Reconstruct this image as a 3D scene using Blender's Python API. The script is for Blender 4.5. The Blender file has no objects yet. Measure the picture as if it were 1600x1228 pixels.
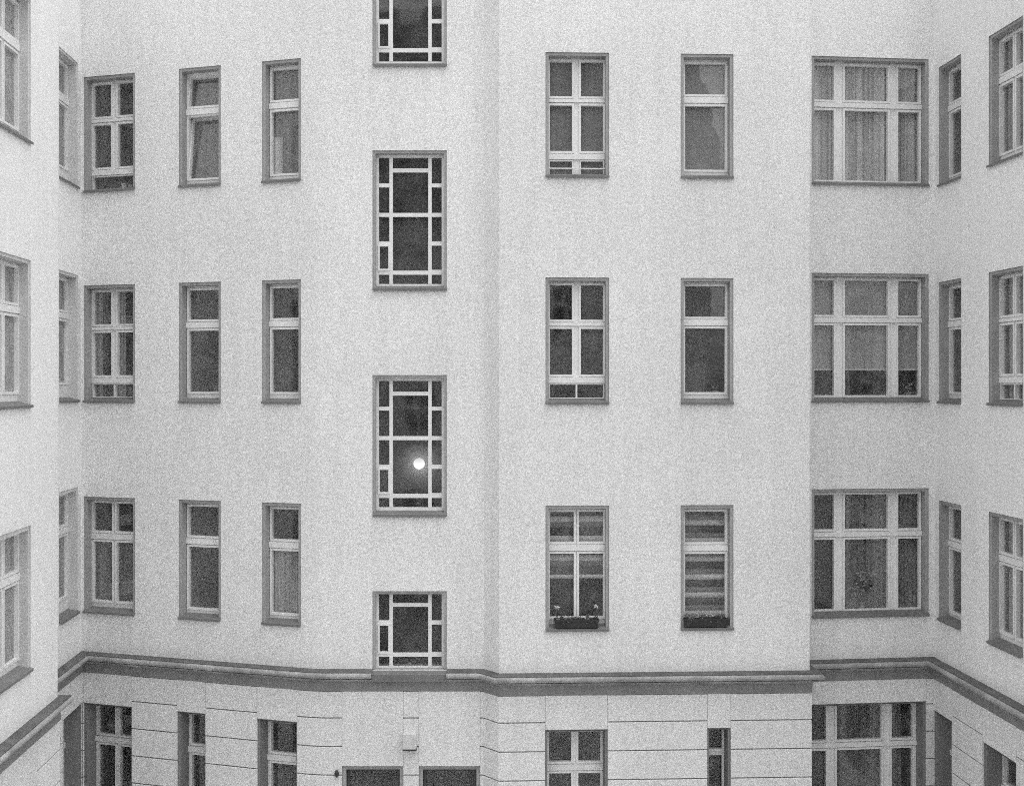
import bpy, math, random
from mathutils import Vector

# ------------------------------------------------------------------ camera, sky, sun, exposure
SC = bpy.context.scene
COL = SC.collection
CZ = 8.70                                             # eye height above the courtyard floor (m)
cam_data = bpy.data.cameras.new('camera')
cam_data.sensor_width = 36.0
cam_data.lens = 40.5
cam_data.shift_y = -0.00875
cam_data.clip_start = 0.05
cam_data.clip_end = 2000.0
cam = bpy.data.objects.new('camera', cam_data)
cam.location = (0, 0, CZ)
cam.rotation_euler = (math.radians(90), 0, 0)
COL.objects.link(cam)
SC.camera = cam

SUN_DIR = Vector((0.20, -0.16, 0.97)).normalized()    # towards the sun
world = bpy.data.worlds.new('World')
SC.world = world
world.use_nodes = True
wn, wl = world.node_tree.nodes, world.node_tree.links
wn.clear()
sky = wn.new('ShaderNodeTexSky')
sky.sky_type = 'NISHITA'
sky.sun_disc = False
sky.sun_elevation = math.asin(SUN_DIR.z)
sky.sun_rotation = math.atan2(SUN_DIR.x, SUN_DIR.y)
sky.air_density = 1.0
sky.dust_density = 3.0
bw = wn.new('ShaderNodeRGBToBW')                      # black-and-white photograph: neutral grey overcast
bg = wn.new('ShaderNodeBackground')
bg.inputs['Strength'].default_value = 0.15
wo = wn.new('ShaderNodeOutputWorld')
wl.new(sky.outputs[0], bw.inputs[0])
wl.new(bw.outputs[0], bg.inputs['Color'])
wl.new(bg.outputs[0], wo.inputs['Surface'])

sun_data = bpy.data.lights.new('sun', 'SUN')
sun_data.energy = 0.9
sun_data.angle = math.radians(150)
sun_data.color = (1, 1, 1)
sun = bpy.data.objects.new('sun', sun_data)
sun.rotation_euler = SUN_DIR.to_track_quat('Z', 'Y').to_euler()
sun.location = (0, 4, 40)
COL.objects.link(sun)

vs = SC.view_settings
vs.view_transform = 'Standard'
vs.look = 'None'
vs.gamma = 1.0
vs.exposure = 0.68
vs.use_curve_mapping = False
SC.cycles.max_bounces = 7
SC.cycles.diffuse_bounces = 4
SC.cycles.use_denoising = False                       # the photograph is grainy high-speed film
SC.cycles.use_adaptive_sampling = True
SC.cycles.adaptive_threshold = 1.0
SC.cycles.adaptive_min_samples = 64
SC.cycles.pixel_filter_type = 'GAUSSIAN'
SC.cycles.filter_width = 1.1
SC.cycles.transparent_max_bounces = 16

# ------------------------------------------------------------------ materials
def new_mat(name):
    m = bpy.data.materials.new(name)
    m.use_nodes = True
    m.node_tree.nodes.clear()
    return m, m.node_tree.nodes, m.node_tree.links

def mathn(n, l, op, a, b=None, clamp=False):
    x = n.new('ShaderNodeMath'); x.operation = op; x.use_clamp = clamp
    for i, v in enumerate((a, b)):
        if v is None: continue
        if isinstance(v, (int, float)): x.inputs[i].default_value = v
        else: l.new(v, x.inputs[i])
    return x.outputs[0]

def maprange(n, l, v, a, b, c, d):
    x = n.new('ShaderNodeMapRange')
    l.new(v, x.inputs[0])
    for i, k in enumerate((a, b, c, d)): x.inputs[i + 1].default_value = k
    return x.outputs[0]

def noise(n, l, co, scale, detail=2.0, rough=0.6):
    x = n.new('ShaderNodeTexNoise')
    x.inputs['Scale'].default_value = scale
    x.inputs['Detail'].default_value = detail
    x.inputs['Roughness'].default_value = rough
    l.new(co, x.inputs['Vector'])
    return x.outputs[0]

def cells(n, l, co, scale):
    x = n.new('ShaderNodeTexVoronoi'); x.inputs['Scale'].default_value = scale
    l.new(co, x.inputs['Vector'])
    s = n.new('ShaderNodeSeparateColor'); l.new(x.outputs['Color'], s.inputs[0])
    return s.outputs[0]

def surface(name, val, grain=0.1, gscale=60, stain=0.06, sscale=0.5, streak=0.0, pits=0.0,
            bump=0.0, rough=0.85, spec=0.3, metallic=0.0, trans=0.0, coarse=None, stretch=(5.0, 5.0, 0.28)):
    """a grey painted or rendered surface: fine grain, broad stains, rain streaks (fold shade on cloth), dark pits, relief"""
    if coarse is None: coarse = min(0.30, grain * 1.6)
    m, n, l = new_mat(name)
    tc = n.new('ShaderNodeTexCoord'); co = tc.outputs['Object']
    out = n.new('ShaderNodeOutputMaterial'); p = n.new('ShaderNodeBsdfPrincipled')
    g = noise(n, l, co, gscale, 1.0, 0.75)
    f = maprange(n, l, g, 0.25, 0.75, 1 - grain, 1 + grain)
    if coarse:                                         # single grains of the roughcast
        f = mathn(n, l, 'MULTIPLY', f, maprange(n, l, cells(n, l, co, 88), 0.0, 1.0, 1 - coarse, 1 + coarse))
    if stain:
        s = noise(n, l, co, sscale, 2.0, 0.6)
        f = mathn(n, l, 'MULTIPLY', f, maprange(n, l, s, 0.3, 0.7, 1 - stain, 1 + stain * 0.6))
    if streak:  # rain runs on walls, painted fold shade on cloth
        mp = n.new('ShaderNodeMapping'); mp.inputs['Scale'].default_value = stretch
        l.new(co, mp.inputs[0])
        s = noise(n, l, mp.outputs[0], 1.0, 2.0, 0.65)
        f = mathn(n, l, 'MULTIPLY', f, maprange(n, l, s, 0.42, 0.75, 1 + streak * 0.15, 1 - streak))
    if pits:
        s = noise(n, l, co, gscale * 1.25, 1.0, 0.5)
        f = mathn(n, l, 'MULTIPLY', f, maprange(n, l, s, 0.22, 0.36, 1 - pits, 1.0))
    f = mathn(n, l, 'MULTIPLY', f, val)
    cc = n.new('ShaderNodeCombineColor')
    for i in range(3): l.new(f, cc.inputs[i])
    l.new(cc.outputs[0], p.inputs['Base Color'])
    p.inputs['Roughness'].default_value = rough
    p.inputs['Specular IOR Level'].default_value = spec
    p.inputs['Metallic'].default_value = metallic
    if bump:
        b = n.new('ShaderNodeBump'); b.inputs['Strength'].default_value = bump
        b.inputs['Distance'].default_value = 0.012
        l.new(g, b.inputs['Height']); l.new(b.outputs[0], p.inputs['Normal'])
    if trans:
        t = n.new('ShaderNodeBsdfTransparent'); mx = n.new('ShaderNodeMixShader')
        mx.inputs[0].default_value = trans
        l.new(p.outputs[0], mx.inputs[1]); l.new(t.outputs[0], mx.inputs[2]); l.new(mx.outputs[0], out.inputs[0])
    else:
        l.new(p.outputs[0], out.inputs[0])
    return m

def glass_mat(name, veil, refl):
    m, n, l = new_mat(name)
    tc = n.new('ShaderNodeTexCoord'); co = tc.outputs['Object']
    out = n.new('ShaderNodeOutputMaterial')
    t = n.new('ShaderNodeBsdfTransparent'); t.inputs[0].default_value = (0.96, 0.96, 0.96, 1)
    g = n.new('ShaderNodeBsdfGlossy'); g.inputs['Roughness'].default_value = 0.03
    bmp = n.new('ShaderNodeBump'); bmp.inputs['Strength'].default_value = 0.08; bmp.inputs['Distance'].default_value = 0.02
    l.new(noise(n, l, co, 2.5, 1.0, 0.5), bmp.inputs['Height']); l.new(bmp.outputs[0], g.inputs['Normal'])
    fr = n.new('ShaderNodeFresnel'); fr.inputs[0].default_value = 1.5
    fac = mathn(n, l, 'MINIMUM', mathn(n, l, 'MULTIPLY', fr.outputs[0], refl, True), 0.12)
    m1 = n.new('ShaderNodeMixShader'); l.new(fac, m1.inputs[0]); l.new(t.outputs[0], m1.inputs[1]); l.new(g.outputs[0], m1.inputs[2])
    d = n.new('ShaderNodeBsdfDiffuse'); d.inputs[0].default_value = (0.5, 0.5, 0.5, 1)
    dm = mathn(n, l, 'MULTIPLY', maprange(n, l, cells(n, l, co, 80), 0.0, 1.0, 0.0, 2.0), veil, True)  # pale speckled veil over the glass, lifts its darks
    dm = mathn(n, l, 'MULTIPLY', dm, maprange(n, l, noise(n, l, co, 2.2, 2.0, 0.6), 0.3, 0.7, 0.3, 1.8), True)
    m2 = n.new('ShaderNodeMixShader'); l.new(dm, m2.inputs[0]); l.new(m1.outputs[0], m2.inputs[1]); l.new(d.outputs[0], m2.inputs[2])
    l.new(m2.outputs[0], out.inputs[0])
    return m

M = {
    'plaster': surface('roughcast_plaster', 0.85, 0.06, 70, 0.05, 0.55, 0.055, 0.0, 0.0, coarse=0.24),
    'plaster_low': surface('smooth_ground_floor_plaster', 0.82, 0.06, 70, 0.05, 0.8, 0.06, 0.0, 0.0, coarse=0.24),
    'plaster_wing': surface('brightened_roughcast_plaster', 0.92, 0.05, 70, 0.03, 0.55, 0.04, 0.0, 0.0, coarse=0.15),  # wing plaster lightened to make up for light missing there
    'joint': surface('joint_mortar', 0.26, 0.1, 60),
    'grey_paint': surface('grey_painted_plaster', 0.42, 0.12, 65, 0.10, 1.5, 0.12, 0.2, 0.0),
    'grey_light': surface('pale_grey_paint_and_lit_reveal', 0.68, 0.10, 65, 0.08, 1.5, 0.08, 0.1, 0.0),  # left-wing reveals: lighter copy of the grey paint, painting in stronger light
    'door_paint': surface('dark_door_paint', 0.09, 0.1, 60, 0.1, 3.0, 0, 0, 0, 0.5),
    'grey_dark': surface('dark_grey_paint_and_shade', 0.28, 0.12, 65, 0.10, 1.5, 0.12, 0.2, 0.0),  # ground-floor reveals, and the shade painted in under the cornice
    'cornice': surface('weathered_cornice_paint', 0.40, 0.15, 55, 0.28, 2.2, 0.2, 0.2, 0.0),
    'flashing': surface('dark_zinc_flashing', 0.13, 0.25, 40, 0.3, 3.0, 0, 0, 0, 0.6, 0.4),
    'white': surface('white_window_paint', 0.88, 0.05, 70, 0.04, 3.0, 0.04, 0.0, 0.0, 0.5, 0.4),
    'sill': surface('zinc_sill', 0.20, 0.12, 60, 0.15, 2.5, 0, 0.1, 0, 0.6, 0.4),
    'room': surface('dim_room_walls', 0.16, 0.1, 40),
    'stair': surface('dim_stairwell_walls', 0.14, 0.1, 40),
    'glass': glass_mat('window_glass', 0.06, 1.5),
    'glass_hazy': glass_mat('veiled_window_glass', 0.45, 1.5),  # strong pale veil paints the left-wing panes as brightly lit
    'glass_dark': glass_mat('clear_stairwell_glass', 0.045, 1.3),
    'net': surface('net_curtain', 0.85, 0.10, 60, 0.06, 4.0, streak=0.6, trans=0.12, stretch=(20.0, 20.0, 0.2)),  # streaks paint in the shade of the folds
    'net_pale': surface('pale_net_curtain', 0.92, 0.06, 60, 0.05, 4.0, streak=0.15, stretch=(18.0, 18.0, 0.25)),
    'net_dark': surface('dark_lace_curtain', 0.34, 0.40, 34, 0.25, 6.0, streak=0.5, trans=0.3, stretch=(14.0, 14.0, 0.5)),
    'curtain': surface('grey_curtain', 0.55, 0.12, 60, 0.08, 4.0, streak=0.65, stretch=(26.0, 26.0, 0.2)),  # vertical streaks darken the cloth as shaded pleats would be
    'blind': surface('roller_blind_fabric', 0.50, 0.10, 60, 0.05, 3.0),
    'curtain_mid': surface('mid_grey_cloth', 0.32, 0.10, 60, 0.05, 3.0),
    'blind_dim': surface('grey_blind_fabric', 0.26, 0.10, 60, 0.05, 3.0, streak=0.4, stretch=(16.0, 16.0, 0.3)),  # streaks stand in for fold shading
    'band_dark': surface('fold_shade_band', 0.12, 0.15, 60, 0.05, 3.0),  # band tones paint the lit and shaded parts of the blind's folds
    'band_mid': surface('fold_mid_band', 0.30, 0.15, 60, 0.05, 3.0),
    'band_light': surface('fold_light_band', 0.80, 0.15, 60, 0.05, 3.0),
    'black': surface('black_plastic', 0.05, 0.2, 60, 0.1, 4.0, 0, 0, 0, 0.55),
    'soil': surface('soil', 0.05, 0.4, 60),
    'leaf': surface('leaf', 0.16, 0.3, 40),
    'petal': surface('pale_petal', 0.75, 0.1, 60),
    'petal_dim': surface('dim_petal', 0.40, 0.2, 60),
    'metal': surface('grey_metal', 0.35, 0.1, 60, 0.1, 3.0, 0, 0, 0, 0.45, 0.5),
    'paving': surface('courtyard_paving', 0.58, 0.25, 12, 0.2, 0.8, 0, 0.2, 0.0),
    'roof': surface('roof_tiles', 0.14, 0.3, 9, 0.2, 1.0),
}
def tile_mat():
    m, n, l = new_mat('rows_of_roof_tiles')
    tc = n.new('ShaderNodeTexCoord'); w = n.new('ShaderNodeTexWave'); w.bands_direction = 'Z'; w.wave_profile = 'SAW'
    w.inputs['Scale'].default_value = 1.0; w.inputs['Distortion'].default_value = 0.6; w.inputs['Detail'].default_value = 2.0; w.inputs['Detail Scale'].default_value = 4.0
    l.new(tc.outputs['Object'], w.inputs['Vector'])
    p = n.new('ShaderNodeBsdfPrincipled'); p.inputs['Roughness'].default_value = 0.8
    cc = n.new('ShaderNodeCombineColor'); f = maprange(n, l, w.outputs['Fac'], 0.0, 0.5, 0.05, 0.26)
    for i in range(3): l.new(f, cc.inputs[i])
    l.new(cc.outputs[0], p.inputs['Base Color'])
    o = n.new('ShaderNodeOutputMaterial'); l.new(p.outputs[0], o.inputs[0])
    return m
M['tiles'] = tile_mat()
def lamp_mat():
    m, n, l = new_mat('lit_lamp_globe')
    e = n.new('ShaderNodeEmission'); e.inputs[0].default_value = (1, 1, 1, 1); tc = n.new('ShaderNodeTexCoord'); sp = n.new('ShaderNodeSeparateXYZ'); l.new(tc.outputs['Generated'], sp.inputs[0])
    low = maprange(n, l, sp.outputs[2], 0.15, 1.0, 1.0, 0.45)                      # globe's shading painted in: brighter low, dimmer at the top
    back = maprange(n, l, sp.outputs[1], 0.55, 0.9, 1.0, 24.0)                      # back glow boosted to put a halo on the wall behind
    l.new(mathn(n, l, 'MULTIPLY', low, back), e.inputs[1])
    o = n.new('ShaderNodeOutputMaterial'); l.new(e.outputs[0], o.inputs[0])
    return m
M['lamp'] = lamp_mat()

# ------------------------------------------------------------------ mesh and object helpers
class MB:
    def __init__(s): s.v, s.f = [], []
    def poly(s, pts):
        i = len(s.v); s.v += [tuple(p) for p in pts]; s.f.append(tuple(range(i, i + len(pts))))
    def hexa(s, p):                                    # 8 corners: bottom ring, top ring
        i = len(s.v); s.v += [tuple(q) for q in p]
        for a in ((3, 2, 1, 0), (4, 5, 6, 7), (0, 1, 5, 4), (1, 2, 6, 5), (2, 3, 7, 6), (3, 0, 4, 7)):
            s.f.append(tuple(i + k for k in a))
    def rings(s, rs, closed=True, caps=True):          # loft between rings of equal length
        i = len(s.v); k = len(rs[0])
        for r in rs: s.v += [tuple(q) for q in r]
        for a in range(len(rs) - 1):
            for b in range(k if closed else k - 1):
                c = (b + 1) % k
                s.f.append((i + a * k + b, i + a * k + c, i + (a + 1) * k + c, i + (a + 1) * k + b))
        if caps:
            s.f.append(tuple(i + b for b in range(k))[::-1])
            s.f.append(tuple(i + (len(rs) - 1) * k + b for b in range(k)))

def build(name, mb, mat, parent=None, recentre=False, smooth=False):
    me = bpy.data.meshes.new(name)
    v = mb.v
    base = Vector((0, 0, 0))
    if parent is None and recentre:
        xs, ys, zs = zip(*v)
        base = Vector(((min(xs) + max(xs)) / 2, (min(ys) + max(ys)) / 2, min(zs)))
        v = [(a - base.x, b - base.y, c - base.z) for a, b, c in v]
    me.from_pydata(v, [], mb.f)
    me.materials.append(M[mat])
    me.update()
    if smooth: me.polygons.foreach_set('use_smooth', [True] * len(me.polygons))
    o = bpy.data.objects.new(name, me)
    COL.objects.link(o)
    if parent is not None:
        o.parent = parent
        if parent.type == 'EMPTY': o.location = -parent.location
        elif parent.parent is None: o.location = -parent.location
    else:
        o.location = base
    return o

def tag(o, label, cat, group=None):
    o['label'] = label; o['category'] = cat
    if group: o['group'] = group
    return o

def thing(name, loc, label, cat, group=None):
    o = bpy.data.objects.new(name, None)
    o.empty_display_size = 0.3
    o.location = loc
    COL.objects.link(o)
    return tag(o, label, cat, group)

# ------------------------------------------------------------------ plan of the courtyard walls (metres; camera at the origin, looking along +Y)
def arc_points():
    a, b = (-3.213, 17.834), (-2.803, 17.775); c = (-3.012, 17.775)
    out = []
    for i in range(7):
        t = i / 6
        out.append(tuple((1 - t) ** 2 * a[k] + 2 * t * (1 - t) * c[k] + t * t * b[k] for k in (0, 1)))
    return out
PATH = [(-5.10, -3.0), (-6.142, 12.5), (-6.39, 16.2), (-6.90, 16.2), (-7.09, 18.98)] + arc_points() + \
       [(-0.435, 17.775), (-0.194, 17.5), (4.57, 17.69), (4.53, 18.33), (6.80, 18.57), (7.237, 12.5), (8.353, -3.0)]
N_ARC = 7
SEG = {'A_near': 0, 'A': 1, 'A_end': 2, 'B': 3, 'C': 4, 'S': 4 + N_ARC, 'step': 5 + N_ARC, 'D': 6 + N_ARC, 'D_end': 7 + N_ARC, 'E': 8 + N_ARC, 'F': 9 + N_ARC, 'F_near': 10 + N_ARC}

class Plan:
    def __init__(s, pts):
        s.p = [Vector(q) for q in pts]
        s.cum = [0.0]; s.t = []; s.n = []
        for a, b in zip(s.p, s.p[1:]):
            d = b - a; s.cum.append(s.cum[-1] + d.length)
            d = d.normalized(); s.t.append(d); s.n.append(Vector((d.y, -d.x)))
    def pt(s, seg, u, n, z):                            # u from the segment's start, n outwards
        q = s.p[seg] + s.t[seg] * u + s.n[seg] * n
        return (q.x, q.y, z)
    def length(s, seg): return s.cum[seg + 1] - s.cum[seg]
    def sweep(s, mb, g0, g1, prof):                     # closed profile (n, z) swept over global u, mitred at corners
        eps = 1e-4; stations = []
        us = [g0] + [c for c in s.cum if g0 + eps < c < g1 - eps] + [g1]
        for k, g in enumerate(us):
            vi = next((i for i, c in enumerate(s.cum) if abs(c - g) < eps), None)
            if vi is not None and 0 < vi < len(s.p) - 1:
                n1, n2 = s.n[vi - 1], s.n[vi]
                off = (n1 + n2) / (1 + n1.dot(n2)); base = s.p[vi]
            else:
                sg = max(0, min(len(s.t) - 1, next((i for i in range(len(s.t)) if s.cum[i] - eps <= g <= s.cum[i + 1] + eps), 0)))
                off = s.n[sg]; base = s.p[sg] + s.t[sg] * (g - s.cum[sg])
            stations.append([(base.x + off.x * n, base.y + off.y * n, z) for n, z in prof])
        mb.rings(stations)
MAIN = Plan(PATH)

def lbox(mb, plan, seg, u0, u1, n0, n1, z0, z1, tf=None):
    pts = [(u0, n0, z0), (u1, n0, z0), (u1, n1, z0), (u0, n1, z0), (u0, n0, z1), (u1, n0, z1), (u1, n1, z1), (u0, n1, z1)]
    if tf: pts = [tf(*q) for q in pts]
    mb.hexa([plan.pt(seg, *q) for q in pts])

# ------------------------------------------------------------------ windows
OPEN = {}                                               # plan id, segment -> list of holes
def opening(plan, seg, u0, u1, z0, z1): OPEN.setdefault((id(plan), seg), []).append((u0, u1, z0, z1))

RC = 0.018                                              # thickness of the roughcast coat
def margin(m, plan, seg, a, b, h0, h1, z0, hz1, zt):
    P = lambda u, n, z: plan.pt(seg, u, n, z)
    for u0, u1 in ((a, h0), (h1, b)):
        m.poly([P(u0, -RC, z0), P(u1, -RC, z0), P(u1, -RC, hz1), P(u0, -RC, hz1)])
    m.poly([P(a, -RC, hz1), P(b, -RC, hz1), P(b, -RC, zt), P(a, -RC, zt)])
    for u in (a, b): m.poly([P(u, 0, z0), P(u, -RC, z0), P(u, -RC, zt), P(u, 0, zt)])
    m.poly([P(a, 0, zt), P(b, 0, zt), P(b, -RC, zt), P(a, -RC, zt)])

FN = -0.15                                              # front of the outer frame, behind the wall face
def window(root, plan, seg, a, b, zt, zb, rows, band=0.05, glass='glass', room='room', name='window', label=None,
           tilt=0.0, sash=0.032, proud=0.018, sill=True, depth=2.2, fn=FN, reveal='grey_paint', frame='white'):
    """a..b and zb..zt: outer edges of the painted surround; rows: (top, bottom, [(left, right)...]) of the glass, from the top left"""
    h0, h1, hz0, hz1 = a + band, b - band, zb + 0.03, zt - band
    rd = fn - 0.21                                      # back of the reveal
    if band: opening(plan, seg, a, b, hz0, zt)
    else: opening(plan, seg, h0, h1, hz0, hz1)
    fr = MB(); e = 0.001; fb = fn - 0.07
    gl = min(c[0] for r in rows for c in r[2]); gr = max(c[1] for r in rows for c in r[2])
    gt = min(r[0] for r in rows); gb = max(r[1] for r in rows)
    o = 0.012
    lbox(fr, plan, seg, h0 + e, a + gl - o, fb, fn, hz0, hz1 - e)
    lbox(fr, plan, seg, a + gr + o, h1 - e, fb, fn, hz0, hz1 - e)
    lbox(fr, plan, seg, a + gl - o, a + gr + o, fb, fn, zt - gt + o, hz1 - e)
    lbox(fr, plan, seg, a + gl - o, a + gr + o, fb, fn, hz0, zt - gb - o)
    w = build(name, fr, frame, root)
    if label: w['label'] = label
    # transoms and mullions
    for r, s in zip(rows, rows[1:]):
        if s[0] > r[1] + 0.02:
            m = MB(); lbox(m, plan, seg, a + gl - o, a + gr + o, fb + 0.004, fn - 0.002, zt - s[0] + o, zt - r[1] - o)
            g0, g1 = zt - s[0] + (s[3] if len(s) > 3 else sash) + 0.014, zt - r[1] - sash - 0.014
            if g1 - g0 > 0.02: lbox(m, plan, seg, h0 + 0.004, h1 - 0.004, fn - 0.003, fn + 0.030, g0, g1)   # proud rail, a groove to each sash
            build('transom', m, frame, w)
    for r in rows:
        for c, d in zip(r[2], r[2][1:]):
            if d[0] > c[1] + 0.001:
                m = MB(); lbox(m, plan, seg, a + c[1] + min(o, (d[0] - c[1]) / 4), a + d[0] - min(o, (d[0] - c[1]) / 4), fb + 0.002, fn - 0.004, zt - r[1] - o, zt - r[0] + o)
                build('mullion', m, frame, w)
    # sashes and panes
    for ri, r in enumerate(rows):
        for c in r[2]:
            zc1, zc0 = zt - r[0], zt - r[1]
            tf = None
            if tilt:
                def tf(u, n, z, zb_=zc0 - sash, n0=fn):
                    d = z - zb_
                    return (u, n0 + (n - n0) * math.cos(tilt) - d * math.sin(tilt), zb_ + d * math.cos(tilt) + (n - n0) * math.sin(tilt))
            sw = sash
            if len(r) > 3: sw = r[3]
            if sw:
                m = MB(); s0, s1 = fb + 0.01, fn + proud
                lbox(m, plan, seg, a + c[0] - sw, a + c[0], s0, s1, zc0 - sw, zc1 + sw, tf)
                lbox(m, plan, seg, a + c[1], a + c[1] + sw, s0, s1, zc0 - sw, zc1 + sw, tf)
                lbox(m, plan, seg, a + c[0], a + c[1], s0, s1, zc1, zc1 + sw, tf)
                lbox(m, plan, seg, a + c[0], a + c[1], s0, s1, zc0 - sw, zc0, tf)
                build('sash', m, frame, w)
            m = MB(); k = 0.013
            lbox(m, plan, seg, a + c[0] - k, a + c[1] + k, fn - 0.045, fn - 0.035, zc0 - k, zc1 + k, tf)
            build('pane', m, glass, w)
    # painted surround with the reveal
    m = MB()
    if band:
        margin(m, plan, seg, a, b, h0, h1, hz0, hz1, zt)
    for (u, v) in ((h0, 1), (h1, 0)):
        m.poly([plan.pt(seg, u, -RC, hz0), plan.pt(seg, u, rd, hz0), plan.pt(seg, u, rd, hz1), plan.pt(seg, u, -RC, hz1)])
    for z in (hz0, hz1):
        m.poly([plan.pt(seg, h0, 0, z), plan.pt(seg, h1, 0, z), plan.pt(seg, h1, rd, z), plan.pt(seg, h0, rd, z)])
    build('surround', m, reveal, w)
    if sill:
        prof = [(fn + 0.01, zb + 0.085), (0.030, zb + 0.038), (0.038, zb + 0.034), (0.038, zb), (0.028, zb), (0.028, zb + 0.018), (-0.02, zb + 0.028), (fn + 0.01, zb + 0.04)]
        m = MB(); m.rings([[plan.pt(seg, u, n, z) for n, z in prof] for u in (a, b)])
        build('sill', m, 'sill', w)
    # room behind
    m = MB(); q = 0.22
    r0, r1, rz0, rz1 = h0 - q, h1 + q, hz0 - 0.4, hz1 + 0.25
    P = lambda u, n, z: plan.pt(seg, u, n, z)
    n0, n1 = rd - 0.002, -depth
    m.poly([P(r0, n1, rz0), P(r1, n1, rz0), P(r1, n1, rz1), P(r0, n1, rz1)])
    m.poly([P(r0, n0, rz0), P(r0, n1, rz0), P(r0, n1, rz1), P(r0, n0, rz1)])
    m.poly([P(r1, n0, rz0), P(r1, n1, rz0), P(r1, n1, rz1), P(r1, n0, rz1)])
    m.poly([P(r0, n0, rz0), P(r1, n0, rz0), P(r1, n1, rz0), P(r0, n1, rz0)])
    m.poly([P(r0, n0, rz1), P(r1, n0, rz1), P(r1, n1, rz1), P(r0, n1, rz1)])
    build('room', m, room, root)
    return w

def wall(root, plan, segs, z0, z1, mat, name='wall', thick=0.36):
    m = MB()
    for sg in segs:
        L = plan.length(sg); hs = OPEN.get((id(plan), sg), [])
        us = sorted({0.0, L} | {h[0] for h in hs} | {h[1] for h in hs})
        zs = sorted({z0, z1} | {z for h in hs for z in h[2:] if z0 < z < z1})
        for ua, ub in zip(us, us[1:]):
            for za, zb in zip(zs, zs[1:]):
                uc, zc = (ua + ub) / 2, (za + zb) / 2
                if any(h[0] < uc < h[1] and h[2] < zc < h[3] for h in hs): continue
                for n in ((0.0, -thick) if L > 1.0 else (0.0,)):
                    q = [plan.pt(sg, ua, n, za), plan.pt(sg, ub, n, za), plan.pt(sg, ub, n, zb), plan.pt(sg, ua, n, zb)]
                    m.poly(q if n == 0 else q[::-1])
    return build(name, m, mat, root)

Z = lambda rel: CZ + rel
ROW = [(Z(5.045), Z(3.135)), (Z(1.62), Z(-0.31)), (Z(-1.85), Z(-3.76))]
ROWE = [(Z(5.226), Z(3.17)), (Z(1.77), Z(-0.297)), (Z(-1.675), Z(-3.73))]

def double(W, mull=0.13, bottom=None):
    c = [(0.075, W / 2 - mull / 2), (W / 2 + mull / 2, W - 0.075)]
    if bottom is None: return [(0.11, 0.57, c), (0.75, 1.72, c)]
    if bottom == 'split': d = [(0.075, W / 2 - 0.012), (W / 2 + 0.012, W - 0.075)]
    elif bottom == 'mull': d = c
    else: d = [(0.075, W - 0.075)]
    return [(0.105, 0.635, c), (0.775, 1.475, c), (1.63, 1.83, d, 0.012)]
def single(W):
    c = [(0.095, W - 0.095)]
    return [(0.115, 0.585, c), (0.765, 1.745, c)]
def triple(W, H=2.06):
    c = [(0.095, 0.42), (0.605, W - 0.625), (W - 0.45, W - 0.095)]
    return [(0.105, 0.66, c), (0.825, 1.95, c)]

# ------------------------------------------------------------------ the buildings round the courtyard
left = thing('apartment_building', (-6.6, 10, 0), 'pale plastered left wing of the courtyard, its corner stepping forward', 'building')
rear = thing('apartment_building', (0, 17.8, 0), 'pale plastered building facing the viewer, with the column of stairwell windows', 'building')
right = thing('apartment_building', (7.2, 10, 0), 'pale plastered right wing of the courtyard, seen at a sharp slant', 'building')
opposite = thing('apartment_building', (1.6, -3.2, 0), 'building across the courtyard, seen only mirrored in the window panes', 'building')

WIN = {}
def reg(key, *args, **kw): WIN[key] = (args[1], args[2], args[3], args[4], args[5], args[6], window(*args, **kw))

# C: slanting left part of the facing building
for r, (zt, zb) in enumerate(ROW):
    W = 0.97
    rows = double(W, 0.13, 'one') if r == 0 else double(W, 0.12, 'split') if r == 1 else double(W, 0.085)
    reg(('C1', r), rear, MAIN, SEG['C'], 0.045, 1.015, zt, zb, rows)
    reg(('C2', r), rear, MAIN, SEG['C'], 1.826, 2.583, zt, zb, single(0.757), tilt=math.radians(7.5) if r == 0 else 0,
        label='narrow window with both lights tilted inwards' if r == 0 else None)
    reg(('C3', r), rear, MAIN, SEG['C'], 3.312, 3.982, zt, zb, single(0.67))
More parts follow.
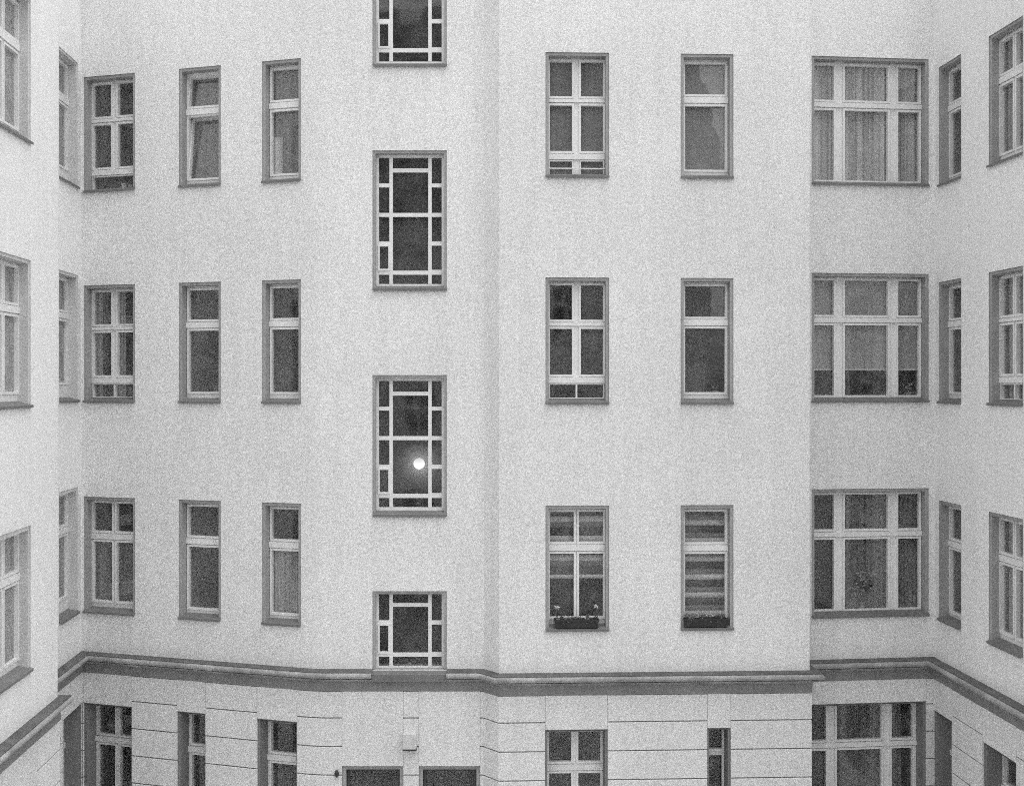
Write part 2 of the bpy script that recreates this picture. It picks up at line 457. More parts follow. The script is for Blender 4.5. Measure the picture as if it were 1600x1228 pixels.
# S: stairwell windows
def stair_rows(w):
    return w
SIDE = [(0.09, 0.491), (0.549, 0.947), (1.008, 1.391), (1.454, 1.83), (1.905, 2.05)]
def stair_window(zt, zb, side, mid, label):
    """three columns of panes between slim bars; side and middle columns are divided at different heights"""
    plan, seg, a, b = MAIN, SEG['S'], 0.65, 1.796
    band = 0.045; fn, fb = -0.11, -0.17
    h0, h1, hz0, hz1 = a + band, b - band, zb + 0.03, zt - band
    opening(plan, seg, a, b, hz0, zt)
    cols = [(0.085, 0.250), (0.302, 0.853), (0.906, 1.061)]
    fr = MB(); e = 0.001
    top, bot = side[0][0], side[-1][1]
    lbox(fr, plan, seg, h0 + e, a + cols[0][0], fb, fn, hz0, hz1 - e)
    lbox(fr, plan, seg, a + cols[2][1], h1 - e, fb, fn, hz0, hz1 - e)
    lbox(fr, plan, seg, a + cols[0][0], a + cols[2][1], fb, fn, zt - top, hz1 - e)
    lbox(fr, plan, seg, a + cols[0][0], a + cols[2][1], fb, fn, hz0, zt - bot)
    w = build('window', fr, 'white', rear)
    w['label'] = label
    for c, d in zip(cols, cols[1:]):
        m = MB(); lbox(m, plan, seg, a + c[1], a + d[0], fb + 0.002, fn + 0.006, zt - bot, zt - top)
        build('mullion', m, 'white', w)
    for ci, c in enumerate(cols):
        rr = mid if ci == 1 else side
        for p, q in zip(rr, rr[1:]):
            m = MB(); lbox(m, plan, seg, a + c[0], a + c[1], fb + 0.004, fn + 0.003, zt - q[0], zt - p[1])
            build('glazing_bar', m, 'white', w)
        for k, p in enumerate(rr):
            m = MB(); lbox(m, plan, seg, a + c[0] - 0.004, a + c[1] + 0.004, fn - 0.035, fn - 0.027, zt - p[1] - 0.004, zt - p[0] + 0.004)
            build('pane', m, 'glass_dark', w)
            if ci == 0 and k == len(rr) - 2:              # small opening vent
                m = MB(); s = 0.015; u0, u1, q0, q1 = a + c[0], a + c[1], zt - p[1], zt - p[0]
                for bx in ((u0 - 0.01, u0 + s, q0 - 0.012, q1 + 0.012), (u1 - s, u1 + 0.01, q0 - 0.012, q1 + 0.012), (u0 + s, u1 - s, q1 - s, q1 + 0.012), (u0 + s, u1 - s, q0 - 0.012, q0 + s)):
                    lbox(m, plan, seg, bx[0], bx[1], fn - 0.03, fn + 0.02, bx[2], bx[3])
                build('sash', m, 'white', w)
    m = MB()
    margin(m, plan, seg, a, b, h0, h1, hz0, hz1, zt)
    for u in (h0, h1):
        m.poly([plan.pt(seg, u, -RC, hz0), plan.pt(seg, u, -0.36, hz0), plan.pt(seg, u, -0.36, hz1), plan.pt(seg, u, -RC, hz1)])
    for z in (hz0, hz1):
        m.poly([plan.pt(seg, h0, 0, z), plan.pt(seg, h1, 0, z), plan.pt(seg, h1, -0.36, z), plan.pt(seg, h0, -0.36, z)])
    build('surround', m, 'grey_paint', w)
    prof = [(fn + 0.01, zb + 0.085), (0.030, zb + 0.042), (0.040, zb + 0.036), (0.040, zb), (0.030, zb), (0.030, zb + 0.018), (-0.02, zb + 0.028), (fn + 0.01, zb + 0.04)]
    if zb < Z(-4): prof = [(fn + 0.01, zb + 0.032), (0.12, zb - 0.012), (0.13, zb - 0.020), (0.13, zb - 0.125), (0.08, zb - 0.14), (-0.02, zb - 0.14)]
    m = MB(); m.rings([[plan.pt(seg, u, n, z) for n, z in prof] for u in (a + 0.005, b + 0.004)])
    build('sill', m, 'sill', w)
    m = MB(); q = 0.25; r0, r1, rz0, rz1 = h0 - q, h1 + q, hz0 - 0.25, hz1 + 0.2
    P = lambda u, n, z: plan.pt(seg, u, n, z); n0, n1 = -0.362, -2.4
    m.poly([P(r0, n1, rz0), P(r1, n1, rz0), P(r1, n1, rz1), P(r0, n1, rz1)])
    m.poly([P(r0, n0, rz0), P(r0, n1, rz0), P(r0, n1, rz1), P(r0, n0, rz1)])
    m.poly([P(r1, n0, rz0), P(r1, n1, rz0), P(r1, n1, rz1), P(r1, n0, rz1)])
    m.poly([P(r0, n0, rz0), P(r1, n0, rz0), P(r1, n1, rz0), P(r0, n1, rz0)])
    m.poly([P(r0, n0, rz1), P(r1, n0, rz1), P(r1, n1, rz1), P(r0, n1, rz1)])
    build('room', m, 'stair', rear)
MID = [(0.09, 0.257), (0.318, 0.947), (1.008, 1.843), (1.905, 2.05)]
stair_window(Z(7.05), Z(4.885), SIDE, MID, 'topmost stairwell window, cut off by the upper picture edge')
stair_window(Z(3.60), Z(1.435), SIDE, MID, 'second stairwell window from the top')
stair_window(Z(0.138), Z(-2.045), SIDE, MID, 'stairwell window with the lit globe lamp behind it')
SIDE4 = [(0.065, 0.475), (0.535, 0.970), (1.035, 1.185)]
MID4 = [(0.065, 0.204), (0.26, 0.978), (1.035, 1.185)]
stair_window(Z(-3.193), Z(-4.43), SIDE4, MID4, 'short stairwell window standing on the cornice')
# D: straight right part
for r, (zt, zb) in enumerate(ROW):
    W = 0.973
    rows = double(W, 0.135, 'mull') if r == 0 else double(W, 0.135, 'split') if r == 1 else double(W, 0.08)
    reg(('D1', r), rear, MAIN, SEG['D'], 0.704, 1.677, zt, zb, rows)
    reg(('D2', r), rear, MAIN, SEG['D'], 2.774, 3.588, zt, zb, single(0.814))
# E: recessed bay with wide three-light windows
for r, (zt, zb) in enumerate(ROWE):
    reg(('E', r), rear, MAIN, SEG['E'], 0.245, 2.195, zt, zb, triple(1.95), label='wide three-light window in the recessed bay')
# wings
for r, (zt, zb) in enumerate(ROW):
    reg(('F1', r), right, MAIN, SEG['F'], 0.184, 0.96, zt, zb, single(0.776))
    reg(('F2', r), right, MAIN, SEG['F'], 1.828, 2.80, zt, zb, double(0.972, 0.10, 'split' if r == 1 else None))
    LA = MAIN.length(SEG['A'])
    reg(('A1', r), left, MAIN, SEG['A'], LA - 1.081 - 1.21, LA - 1.081, zt, zb, double(1.21, 0.10), glass='glass_hazy', reveal='grey_light')
for r, (zt, zb) in enumerate(ROWE):
    LB = MAIN.length(SEG['B'])
    reg(('B1', r), left, MAIN, SEG['B'], LB - 1.15, LB - 0.2, zt, zb, single(0.95), glass='glass_hazy', reveal='grey_light')

# ground floor openings (only their upper part is in view)
GT, GB = Z(-5.235), Z(-7.15)
GOPEN = []                                              # (segment, u0, u1, top) for the rustication
def gwin(key, root, seg, a, b, zt, rows, **kw):
    reg(key, root, MAIN, SEG[seg], a, b, zt, GB, rows, band=0.03, fn=-0.27, reveal='grey_dark', **kw); GOPEN.append((SEG[seg], a, b, zt, GB))
gwin(('C1', 3), rear, 'C', 0.054, 0.967, GT, double(0.913, 0.10))
gwin(('C2', 3), rear, 'C', 1.809, 2.319, GT, single(0.51))
gwin(('C3', 3), rear, 'C', 3.239, 3.926, GT, single(0.687))
gwin(('D1', 3), rear, 'D', 0.701, 1.649, GT - 0.02, double(0.948, 0.11))
gwin(('D2', 3), rear, 'D', 3.183, 3.539, GT - 0.02, [(0.09, 0.40, [(0.07, 0.286)]), (0.50, 1.72, [(0.07, 0.286)])])
gwin(('E', 3), rear, 'E', 0.16, 2.141, Z(-5.10), triple(1.98))
gwin(('F1', 3), right, 'F', 0.03, 0.701, GT, single(0.671))
gwin(('F2', 3), right, 'F', 1.693, 2.66, GT, double(0.967, 0.10))
gwin(('B1', 3), left, 'B', LB - 1.05, LB - 0.03, GT, single(1.02))
gwin(('A1', 3), left, 'A', LA - 2.15, LA - 0.93, GT - 0.15, double(1.22, 0.10))
for u0, u1 in ((0.186, 1.124), (1.371, 2.309)):
    zt = Z(-5.885)
    w = window(rear, MAIN, SEG['S'], u0, u1, zt, 0.0, [(0.10, 1.75, [(0.10, 0.838)])], band=0.055, glass='glass_dark', room='stair', name='door', sill=False, fn=-0.10, frame='door_paint')
    GOPEN.append((SEG['S'], u0, u1, zt, 0.0))
    w['label'] = 'dark glazed courtyard door'
    m = MB(); lbox(m, MAIN, SEG['S'], u1 - 0.2, u1 - 0.17, -0.08, -0.04, 1.0, 1.2); build('handle', m, 'metal', w)

# walls, upper and lower
TOP = Z(8.2)
WTOP = Z(6.5)                                          # wing tops, out of view, lowered to let in sky light
NTOP = Z(-3.9)                                          # unseen near ends of both wings, cut low to let in side light
segs_rear = list(range(SEG['C'], SEG['E'] + 1))
ZC = Z(-4.41)                                           # top of the cornice
for root, segs in ((left, [0, 1, 2, 3]), (rear, segs_rear), (right, [SEG['F'], SEG['F_near']])):
    wall(root, MAIN, [k for k in segs if k not in (SEG['A_near'], SEG['F_near'])], ZC - 0.18, TOP if root is rear else WTOP, 'plaster' if root is rear else 'plaster_wing', 'wall')
    if root is not rear: wall(root, MAIN, [SEG['A_near'] if root is left else SEG['F_near']], ZC - 0.18, NTOP, 'plaster_wing', 'low_wall')
    wall(root, MAIN, segs, 0.0, ZC - 0.18, 'joint', 'ground_floor_wall', 0.48)

# cornice, flashing and a strip of painted shade, broken at the stairwell window
CORN = [(-0.02, 0.0), (0.128, -0.006), (0.160, -0.014), (0.180, -0.034), (0.185, -0.055), (0.178, -0.078), (0.158, -0.094), (0.128, -0.100),
        (0.090, -0.102), (0.088, -0.112), (0.112, -0.116), (0.112, -0.130), (0.070, -0.134), (0.050, -0.150), (0.050, -0.165), (-0.02, -0.165)]
FLASH = [(-0.02, 0.030), (0.010, 0.014), (0.150, 0.002), (0.152, -0.010), (0.140, -0.006), (-0.02, 0.003)]
SHADE_BAND = [(-0.02, -0.165), (0.034, -0.165), (0.034, -0.315), (-0.02, -0.315)]  # dark strip standing in for shade under the cornice
gS = MAIN.cum[SEG['S']]
c0, cP0, cP1, cE = 0.0, MAIN.cum[SEG['C']], MAIN.cum[SEG['F']], MAIN.cum[-1]
for root, spans in ((left, [(c0, cP0)]), (rear, [(cP0, gS + 0.65), (gS + 1.80, cP1)]), (right, [(cP1, cE)])):
    for g0, g1 in spans:
        m = MB(); MAIN.sweep(m, g0, g1, [(n, ZC + z) for n, z in CORN]); co = build('cornice', m, 'cornice', root)
        m = MB(); MAIN.sweep(m, g0, g1, [(n, ZC + z) for n, z in FLASH]); build('flashing', m, 'flashing', co)
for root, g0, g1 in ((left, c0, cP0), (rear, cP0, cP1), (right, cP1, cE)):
    m = MB(); MAIN.sweep(m, g0, g1, [(n, ZC + z) for n, z in SHADE_BAND]); build('shade_band', m, 'grey_dark', root)

# rusticated ground floor: one block per course and pier, plain panels over the openings
rng = random.Random(4)
ZF = ZC - 0.316
courses = [ZF] + [Z(v) for v in (-5.142, -5.582, -6.022, -6.462, -6.902, -7.342, -7.782, -8.222)] + [0.02]
def rust(root, g0, g1):
    ops = sorted((MAIN.cum[s] + a, MAIN.cum[s] + b, zt, zb) for s, a, b, zt, zb in GOPEN)
    ops = [o for o in ops if o[0] >= g0 - 0.01 and o[1] <= g1 + 0.01]
    edges = [g0] + [x for o in ops for x in o[:2]] + [g1]
    piers = [(edges[i], edges[i + 1]) for i in range(0, len(edges), 2)]
    def slab(name, a, b, za, zb, j=0.0):
        if b - a < 0.02 or zb - za < 0.03: return
        t = 0.026 + j
        m = MB(); MAIN.sweep(m, a, b, [(-0.004, za), (t - 0.006, za), (t, za + 0.006), (t, zb - 0.006), (t - 0.006, zb), (-0.004, zb)])
        build(name, m, 'plaster_low', root)
    for a, b in piers:
        for zu, zl in zip(courses, courses[1:]):
            ga = 0.005 if a > g0 else 0.0; gb = 0.005 if b < g1 else 0.0
            slab('plaster_block', a + ga, b - gb, zl + 0.009, zu - 0.009, rng.uniform(-0.0015, 0.0015))
    for a, b, zt, zb in ops:
        slab('lintel_panel', a, b, zt + 0.002, ZF - 0.002, 0.0005)
        if zb > 0.3: slab('apron_panel', a, b, 0.02, zb - 0.005, 0.0005)
rust(left, MAIN.cum[1], cP0)
rust(rear, cP0, cP1)
rust(right, cP1, MAIN.cum[-2])

# roofs over the wings
def slab_roof(root, pts, z, h=0.25, low=None):
    m = MB(); low = z if low is None else low
    m.poly([(x, y, low) for x, y in pts]); m.poly([(x, y, z + h) for x, y in pts])
    k = len(pts)
    for i in range(k):
        (a, b), (c, d) = pts[i], pts[(i + 1) % k]
        m.poly([(a, b, low), (c, d, low), (c, d, z + h), (a, b, z + h)])
    build('roof', m, 'roof', root)
slab_roof(left, [(-6.142, 12.5), (-6.39, 16.2), (-6.9, 16.2), (-7.09, 18.98), (-13, 18.98), (-13, 12.5)], WTOP)
slab_roof(left, [(-5.1, -3), (-6.142, 12.48), (-13, 12.48), (-13, -3)], NTOP)
slab_roof(rear, [(x, y) for x, y in PATH[4:-2]] + [(6.9, 24), (-7.2, 24)], TOP)
slab_roof(right, [(6.80, 18.57), (14, 18.57), (14, 12.5), (7.237, 12.5)], WTOP)
slab_roof(right, [(7.237, 12.48), (14, 12.48), (14, -3), (8.353, -3)], NTOP)
for root, x0, x1 in ((left, -13, -6.142), (right, 7.237, 14)):
    m = MB(); m.hexa([(x0, 12.52, 0), (x1, 12.52, 0), (x1, 12.85, 0), (x0, 12.85, 0), (x0, 12.52, WTOP), (x1, 12.52, WTOP), (x1, 12.85, WTOP), (x0, 12.85, WTOP)])
    build('gable_wall', m, 'plaster', root)

# the building behind the viewer, seen only in reflections
OPP = Plan([(8.353, -3.0), (-5.1, -3.0)])
for r, (zt, zb) in enumerate([(Z(3.3), Z(1.4)), (Z(-0.2), Z(-2.1)), (Z(-3.6), Z(-5.5))]):
    for u in (1.6, 4.4, 8.2, 11.0):
        window(opposite, OPP, 0, u, u + 0.97, zt, zb, double(0.97, 0.13))
wall(opposite, OPP, [0], 0.0, Z(5.5), 'plaster', 'wall')
m = MB()
m.hexa([(9, -2.6, Z(5.5)), (-6, -2.6, Z(5.5)), (-6, -9, Z(5.5)), (9, -9, Z(5.5)), (9, -2.6, Z(5.65)), (-6, -2.6, Z(5.65)), (-6, -9, Z(14.6)), (9, -9, Z(14.6))])
rf = build('roof', m, 'tiles', opposite)
def on_roof(x, y, up): return (x, y, Z(5.65) + (-2.6 - y) * 8.95 / 6.4 + up)
m = MB(); m.hexa([on_roof(-4.4, -8.35, -0.05), on_roof(-3.4, -8.35, -0.05), on_roof(-3.4, -8.75, -0.05), on_roof(-4.4, -8.75, -0.05), on_roof(-4.4, -8.35, 0.25), on_roof(-3.4, -8.35, 0.25), on_roof(-3.4, -8.75, 0.25), on_roof(-4.4, -8.75, 0.25)])
build('skylight', m, 'white', rf)

# courtyard floor
m = MB(); m.poly([(-60, -60, 0), (60, -60, 0), (60, 80, 0), (-60, 80, 0)])
g = build('ground', m, 'paving'); g['kind'] = 'structure'

# ------------------------------------------------------------------ curtains and blinds
def hang(name, key, d0, d1, mat, label, cat, u0=None, u1=None, n=-0.245, folds=9, amp=0.02, seed=0, recentre=True):
    """a curtain hung in folds; d0, d1 metres below the top of the surround"""
    plan, seg, a, b, zt, zb, w = WIN[key]
    u0 = a + 0.03 if u0 is None else a + u0; u1 = b - 0.03 if u1 is None else a + u1
    rg = random.Random(seed); k = int(folds * 8); m = MB(); rs = []
    ph = [rg.uniform(0, 6.28) for _ in range(4)]
    zz = [zt - d0 - (d1 - d0) * i / 5 for i in range(6)]
    for s in (0, -0.004):
        for zi, z in enumerate(zz):
            row = []
            for i in range(k + 1):
                t = i / k; x = t * folds * 2 * math.pi
                d = amp * (math.sin(x + ph[0]) + 0.5 * math.sin(1.7 * x + ph[1] + zi * 0.12) + 0.3 * math.sin(0.37 * x + ph[2]))
                row.append(plan.pt(seg, u0 + (u1 - u0) * t, n + d + s, z))
            rs.append(row)
    q = k + 1
    for r in rs: m.v += r
    for h in (0, 6):
        for i in range(5):
            for j in range(k):
                f = (h * q + i * q + j, h * q + i * q + j + 1, h * q + (i + 1) * q + j + 1, h * q + (i + 1) * q + j)
                m.f.append(f if h == 0 else f[::-1])
    o = build(name, m, mat, None, recentre, True)
    return tag(o, label, cat)

def roller(key, d1, mat, label, hem=True, u0=None, u1=None, n=-0.26):
    plan, seg, a, b, zt, zb, w = WIN[key]
    u0 = a + 0.04 if u0 is None else a + u0; u1 = b - 0.04 if u1 is None else a + u1
    c = plan.pt(seg, (u0 + u1) / 2, n, zt - d1)
    t = thing('roller_blind', c, label, 'blind')
    m = MB(); lbox(m, plan, seg, u0, u1, n - 0.003, n, zt - d1, zt - 0.06); build('fabric', m, mat, t)
    m = MB(); m.rings([[plan.pt(seg, u, n - 0.02 + 0.025 * math.cos(k * math.pi / 5), zt - 0.05 + 0.025 * math.sin(k * math.pi / 5)) for k in range(10)] for u in (u0, u1)])
    build('roller', m, mat, t)
    if hem:
        m = MB(); lbox(m, plan, seg, u0 - 0.003, u1 + 0.003, n - 0.012, n + 0.012, zt - d1 - 0.028, zt - d1 - 0.001); build('hem_rail', m, 'white', t)
    return t

def banded(key, d1, bands, label):
    """a blind of horizontal bands, their tones painting the light and shade of folds"""
    plan, seg, a, b, zt, zb, w = WIN[key]
    u0, u1, n = a + 0.04, b - 0.04, -0.26
    t = thing('banded_blind', plan.pt(seg, (u0 + u1) / 2, n, zt - d1), label, 'blind')
    z = zt - 0.06; k = 0
    while z > zt - d1 + 0.01:
        mat, h = bands[k % len(bands)]; z2 = max(z - h, zt - d1); m = MB()
        prof = [(n + 0.018 * math.sin(math.pi * i / 4), z + (z2 - z) * i / 4) for i in range(5)]
        prof = prof + [(p - 0.003, q) for p, q in prof[::-1]]
        m.rings([[plan.pt(seg, u, p, q) for p, q in prof] for u in (u0, u1)])
        build('cloth_band', m, mat, t); z = z2; k += 1
    return t

hang('net_curtain', ('E', 0), 0.05, 2.0, 'net', 'pale sheer curtain across the topmost wide three-light window', 'curtain', folds=15, amp=0.03, seed=1, n=-0.275)
roller(('E', 1), 1.52, 'blind', 'pale roller blind two thirds down in the middle wide window')
hang('lace_curtain', ('E', 2), 0.05, 2.0, 'net_dark', 'dark lace curtain in the wide window below the roller blind', 'curtain', folds=18, amp=0.016, seed=3, u0=0.45)
hang('curtain', ('E', 3), 0.05, 1.9, 'net_dark', 'dim curtain in the wide ground floor window', 'curtain', n=-0.40, folds=14, amp=0.016, seed=4, u0=0.7, u1=1.75)
hang('curtain', ('C3', 2), 0.70, 1.85, 'curtain', 'pleated grey half curtain in the narrow window left of the stairwell', 'curtain', folds=13, amp=0.010, seed=5)
hang('curtain', ('C1', 2), 0.66, 1.85, 'blind_dim', 'grey half curtain in the lowest cross-barred window by the left corner', 'curtain', folds=6, amp=0.008, seed=6)
hang('net_curtain', ('C3', 0), 0.05, 1.85, 'blind_dim', 'grey net curtain in the top narrow window left of the stairwell', 'curtain', folds=8, amp=0.010, seed=7)
hang('curtain', ('C1', 1), 0.05, 1.85, 'curtain', 'thin curtain drawn aside, left edge of the middle cross-barred window', 'curtain', u0=0.05, u1=0.19, folds=2, amp=0.012, seed=8)
hang('curtain', ('C1', 1), 0.05, 1.85, 'curtain', 'thin curtain hanging behind the mullion of the middle cross-barred window', 'curtain', u0=0.44, u1=0.62, folds=2, amp=0.012, seed=9)
roller(('C2', 0), 1.86, 'blind_dim', 'grey blind drawn fully down behind the tilted window', hem=False, n=-0.34)
roller(('D2', 0), 1.86, 'curtain_mid', 'grey blind drawn fully down in the top plain window', hem=False)
hang('net_curtain', ('D1', 0), 0.05, 1.86, 'blind_dim', 'dim grey net curtain in the top cross-barred window', 'curtain', folds=5, amp=0.008, seed=10)
for r, z in enumerate(('top', 'middle', 'lower')):
    hang('net_curtain', ('A1', r), 0.05, 1.86, 'net_pale', 'pale net curtain in the %s window at the left picture edge' % z, 'curtain', folds=12, amp=0.014, seed=20 + r)
    hang('net_curtain', ('B1', r), 0.05, 2.0, 'net', 'net curtain in the %s window beside the left inner corner' % z, 'curtain', folds=9, amp=0.014, seed=24 + r)
    hang('curtain', ('F2', r), 0.05, 1.86, 'curtain', 'curtain strip in the %s window at the right picture edge' % z, 'curtain', u0=0.12, u1=0.30, folds=2, amp=0.012, seed=28 + r)
banded(('D1', 2), 1.15, [('band_dark', 0.13), ('band_light', 0.09), ('band_mid', 0.08)], 'banded blind half drawn above the planter with two flower stems')
banded(('D2', 2), 1.85, [('band_dark', 0.12), ('band_mid', 0.08), ('band_light', 0.08)], 'banded blind drawn right down behind the low planter')

# ------------------------------------------------------------------ planters and small things
def leaf_cluster(m, c, r, count, rg, size):
    for _ in range(count):
        d = Vector((rg.gauss(0, 1), rg.gauss(0, 1), rg.gauss(0, 1))).normalized() * r * rg.uniform(0.3, 1)
        p = Vector(c) + Vector((d.x, d.y, d.z * 0.7))
        a = Vector((rg.uniform(-1, 1), rg.uniform(-1, 1), rg.uniform(-0.4, 1))).normalized()
        b = a.cross(Vector((rg.uniform(-1, 1), rg.uniform(-1, 1), 1))).normalized()
        s = size * rg.uniform(0.6, 1.2)
        m.poly([p - a * s, p + b * s * 0.45, p + a * s, p - b * s * 0.45])

def planter(key, u0, u1, label, tall):
    plan, seg, a, b, zt, zb, w = WIN[key]
    z = zb + 0.055; rg = random.Random(int(u0 * 100))
    t = thing('window_planter', plan.pt(seg, (u0 + u1) / 2, 0.0, z), label, 'planter', 'planters on the lower window sills')
    m = MB(); h = 0.125
    def P(u, n, zz): return plan.pt(seg, u, n, zz)
    def ring(i, zz, e): return [P(u0 - e + i, -0.11 - e + i, zz), P(u1 + e - i, -0.11 - e + i, zz), P(u1 + e - i, 0.05 + e - i, zz), P(u0 - e + i, 0.05 + e - i, zz)]
    m.rings([ring(0.012, z, 0), ring(0, z + h * 0.82, 0.0), ring(0, z + h * 0.82, 0.008), ring(0, z + h, 0.008), ring(0.012, z + h, 0.008), ring(0.012, z + h - 0.03, 0.0)])
    build('box', m, 'black', t)
    m = MB(); m.poly(ring(0.01, z + h - 0.025, 0)); build('soil', m, 'soil', t)
    m = MB()
    for i in range(9):
        u = u0 + (u1 - u0) * (i + 0.5) / 9
        leaf_cluster(m, P(u + rg.uniform(-0.02, 0.02), rg.uniform(-0.05, 0.02), z + h + rg.uniform(0.0, 0.035)), rg.uniform(0.03, 0.06), 16, rg, 0.026)
        if rg.random() < 0.5: leaf_cluster(m, P(u, 0.058, z + h - rg.uniform(0.02, 0.06)), 0.025, 8, rg, 0.022)
    build('foliage', m, 'leaf', t)
    m = MB()
    for i in range(16):
        u = rg.uniform(u0, u1); leaf_cluster(m, P(u, -0.02, z + h + rg.uniform(0.0, 0.04)), 0.012, 5, rg, 0.014)
    build('blossom', m, 'petal', t)
    if tall:
        for u in (u0 + 0.03, u1 - 0.03):
            m = MB(); hh = rg.uniform(0.17, 0.20); x = P(u, -0.03, 0)
            m.rings([[(x[0] + 0.006 * math.cos(k * 1.57), x[1] + 0.006 * math.sin(k * 1.57), zz) for k in range(4)] for zz in (z + h - 0.03, z + h + hh)])
            leaf_cluster(m, (x[0], x[1], z + h + hh * 0.45), 0.05, 14, rg, 0.03)
            st = build('stem', m, 'leaf', t)
            m = MB(); leaf_cluster(m, (x[0], x[1], z + h + hh), 0.035, 40, rg, 0.022); build('flower', m, 'petal', st)
    return t
planter(('D1', 2), 0.847, 1.512, 'black planter with a tall flower stem at each end on the window sill', True)
planter(('D2', 2), 2.819, 3.500, 'black planter with low pale plants across the plain window sill', False)

def pot_plant(key, u, n, zoff, h, r, label, petals=0.5, leaves=40, size=0.03, pot=True, petal='petal'):
    plan, seg, a, b, zt, zb, w = WIN[key]
    x, y, z = plan.pt(seg, a + u, n, zb + zoff); rg = random.Random(int(x * 1000))
    t = thing('potted_plant', (x, y, z), label, 'plant')
    if pot:
        m = MB(); m.rings([[(x + q * math.cos(k * math.pi / 5), y + q * math.sin(k * math.pi / 5), zz) for k in range(10)] for q, zz in ((0.035, z), (0.05, z + 0.09), (0.055, z + 0.09), (0.055, z + 0.11))])
        build('pot', m, 'metal', t)
    m = MB(); leaf_cluster(m, (x, y, z + 0.11 + h / 2), r, leaves, rg, size); build('foliage', m, 'leaf', t)
    m = MB()
    for i in range(int(leaves * petals / 4)):
        p = (x + rg.uniform(-r, r) * 0.8, y + r * rg.uniform(-1, 0), z + 0.11 + h / 2 + rg.uniform(-r, r))
        leaf_cluster(m, p, 0.016, 6, rg, max(0.016, size * 0.55))
    build('blossom', m, petal, t)
    # stems
    m = MB()
    m.rings([[(x + 0.005 * math.cos(k * 1.57), y + 0.005 * math.sin(k * 1.57), zz) for k in range(4)] for zz in (z + 0.08, z + 0.11 + h / 2)])
    build('stem', m, 'leaf', t)
pot_plant(('E', 2), 0.93, -0.235, 0.10, 0.62, 0.20, 'pale flowering plant inside the lowest wide window', petals=2.4, leaves=70, size=0.05, petal='petal_dim')
pot_plant(('C2', 1), 0.52, -0.30, 0.10, 0.06, 0.04, 'small pale flower inside the middle narrow window', petals=3.0, leaves=16, size=0.02)
pot_plant(('D2', 1), 0.60, -0.30, 0.10, 0.10, 0.06, 'small plant in the right corner of the middle plain window', petals=1.2, leaves=20, size=0.025)
pot_plant(('E', 1), 1.74, -0.30, 0.05, 0.10, 0.09, 'low plant in the right light below the roller blind', petals=2.5, leaves=26, size=0.03)

def ornament(x, y, z, r, seed, label):
    rg = random.Random(seed)
    m = MB()
    leaf_cluster(m, (x, y, z + r), r * 0.8, 26, rg, r * 0.7)
    return tag(build('ornament', m, 'petal', None, True), label, 'ornament')
ornament(-1.60, 17.98, Z(-4.385), 0.03, 3, 'small pale star-shaped ornament low in the short stairwell window')
plan, seg, a, b, zt, zb, w = WIN[('C1', 0)]
for k, (u, r, lab) in enumerate(((0.58, 0.045, 'pale pot inside the bottom light of the top left cross-barred window, left of two'), (0.70, 0.035, 'smaller pale pot inside the bottom light of the top left cross-barred window, right of two'))):
    x, y, z = plan.pt(seg, a + u, -0.27, zb + 0.08)
    t = thing('pot', (x, y, z), lab, 'pot')
    m = MB(); m.rings([[(x + q * r * math.cos(i * math.pi / 5), y + q * r * math.sin(i * math.pi / 5), z + hh * r) for i in range(10)] for q, hh in ((0.7, 0), (1.0, 1.6), (1.1, 1.6), (1.1, 2.0))])
    build('body', m, 'white', t)
    m = MB(); leaf_cluster(m, (x, y, z + r * 2.3), r * 0.7, 14, random.Random(k), r * 0.5); build('foliage', m, 'leaf', t)
hang('net_curtain', ('C3', 0), 1.15, 1.84, 'net', 'pale short curtain end low at the left of the top narrow window beside the stairwell', 'curtain', u0=0.06, u1=0.24, n=-0.215, folds=2, amp=0.004, seed=41)

# guard rod across the lower lights of the top cross-barred window
plan, seg, a, b, zt, zb, w = WIN[('D1', 0)]
m = MB()
m.rings([[plan.pt(seg, u, -0.10 + 0.011 * math.cos(k * math.pi / 4), zb + 0.16 + 0.011 * math.sin(k * math.pi / 4)) for k in range(8)] for u in (a + 0.045, b - 0.045)])
build('guard_rod', m, 'white', w)

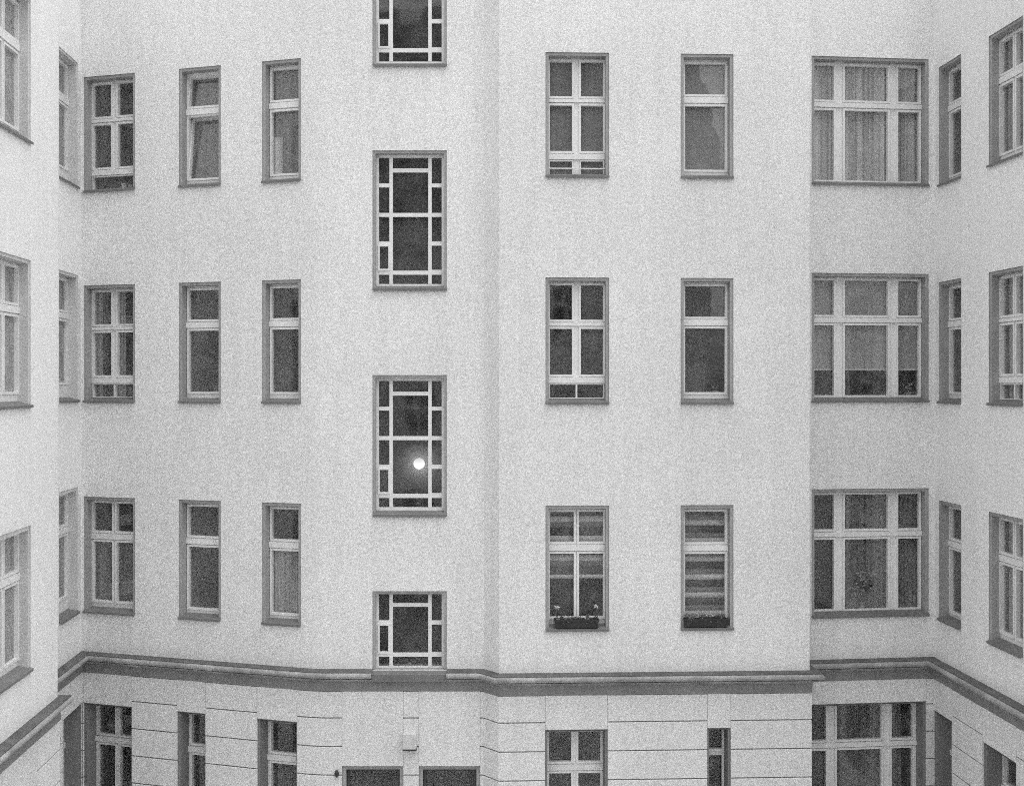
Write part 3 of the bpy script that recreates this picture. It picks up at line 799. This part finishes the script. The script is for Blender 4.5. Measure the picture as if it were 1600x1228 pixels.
# stairwell lamp
LX, LY, LZ = -1.607, 19.93, CZ - 1.374
t = thing('wall_lamp', (LX, LY, LZ), 'lit white globe lamp glowing inside the stairwell window', 'lamp')
def sphere(c, r, nu=24, nv=14):
    m = MB(); rs = []
    for j in range(1, nv):
        th = math.pi * j / nv
        rs.append([(c[0] + r * math.sin(th) * math.cos(2 * math.pi * i / nu), c[1] + r * math.sin(th) * math.sin(2 * math.pi * i / nu), c[2] + r * math.cos(th)) for i in range(nu)])
    m.rings(rs); return m
build('globe', sphere((LX, LY, LZ), 0.098), 'lamp', t, smooth=True)
def disc(r0, r1, y0, y1): 
    m = MB(); m.rings([[(LX + q * math.cos(k * 0.5236), y, LZ + q * math.sin(k * 0.5236)) for k in range(12)] for q, y in ((r0, y0), (r1, y1))]); return m
build('neck', disc(0.035, 0.03, LY + 0.085, 20.15), 'metal', t)
build('wall_plate', disc(0.06, 0.065, 20.13, 20.165), 'metal', t)

# pale box light between the doors, small dark fitting beside the left door, rain pipe in the left corner
sg = SEG['S']
t = thing('wall_light', MAIN.pt(sg, 1.235, 0.03, Z(-5.60)), 'pale square box light on the wall between the two doors', 'wall light')
m = MB(); lbox(m, MAIN, sg, 1.136, 1.336, 0.024, 0.15, Z(-5.585), Z(-5.36)); build('housing', m, 'grey_light', t)
m = MB(); lbox(m, MAIN, sg, 1.130, 1.342, 0.026, 0.156, Z(-5.605), Z(-5.585)); build('base_rim', m, 'black', t)
t = thing('wall_light', MAIN.pt(sg, 0.108, 0.03, Z(-6.05)), 'tiny dark fitting on the wall left of the doors', 'wall light')
m = MB(); lbox(m, MAIN, sg, 0.09, 0.13, 0.024, 0.05, Z(-6.05), Z(-5.93)); build('back_plate', m, 'metal', t)
m = MB(); x, y, z = MAIN.pt(sg, 0.11, 0.08, Z(-6.02)); 
m.rings([[(x + q * math.cos(k * 0.785), y + q * math.sin(k * 0.785), z + zz) for k in range(8)] for q, zz in ((0.02, 0), (0.034, 0.02), (0.034, 0.06), (0.015, 0.09))])
build('shade', m, 'black', t)

px, py = -6.445, 16.31
t = thing('rain_pipe', (px, py, 0), 'slim grey rain pipe in the left corner below the cornice', 'pipe')
def tube(m, x, y, r, z0, z1, k=12): m.rings([[(x + r * math.cos(i * 2 * math.pi / k), y + r * math.sin(i * 2 * math.pi / k), z) for i in range(k)] for z in (z0, z1)])
m = MB(); tube(m, px, py, 0.045, 0.0, ZC - 0.33); build('pipe', m, 'metal', t, smooth=False)
for z in (Z(-5.05), Z(-7.0)):
    m = MB(); tube(m, px, py, 0.055, z, z + 0.05); build('bracket', m, 'metal', t)
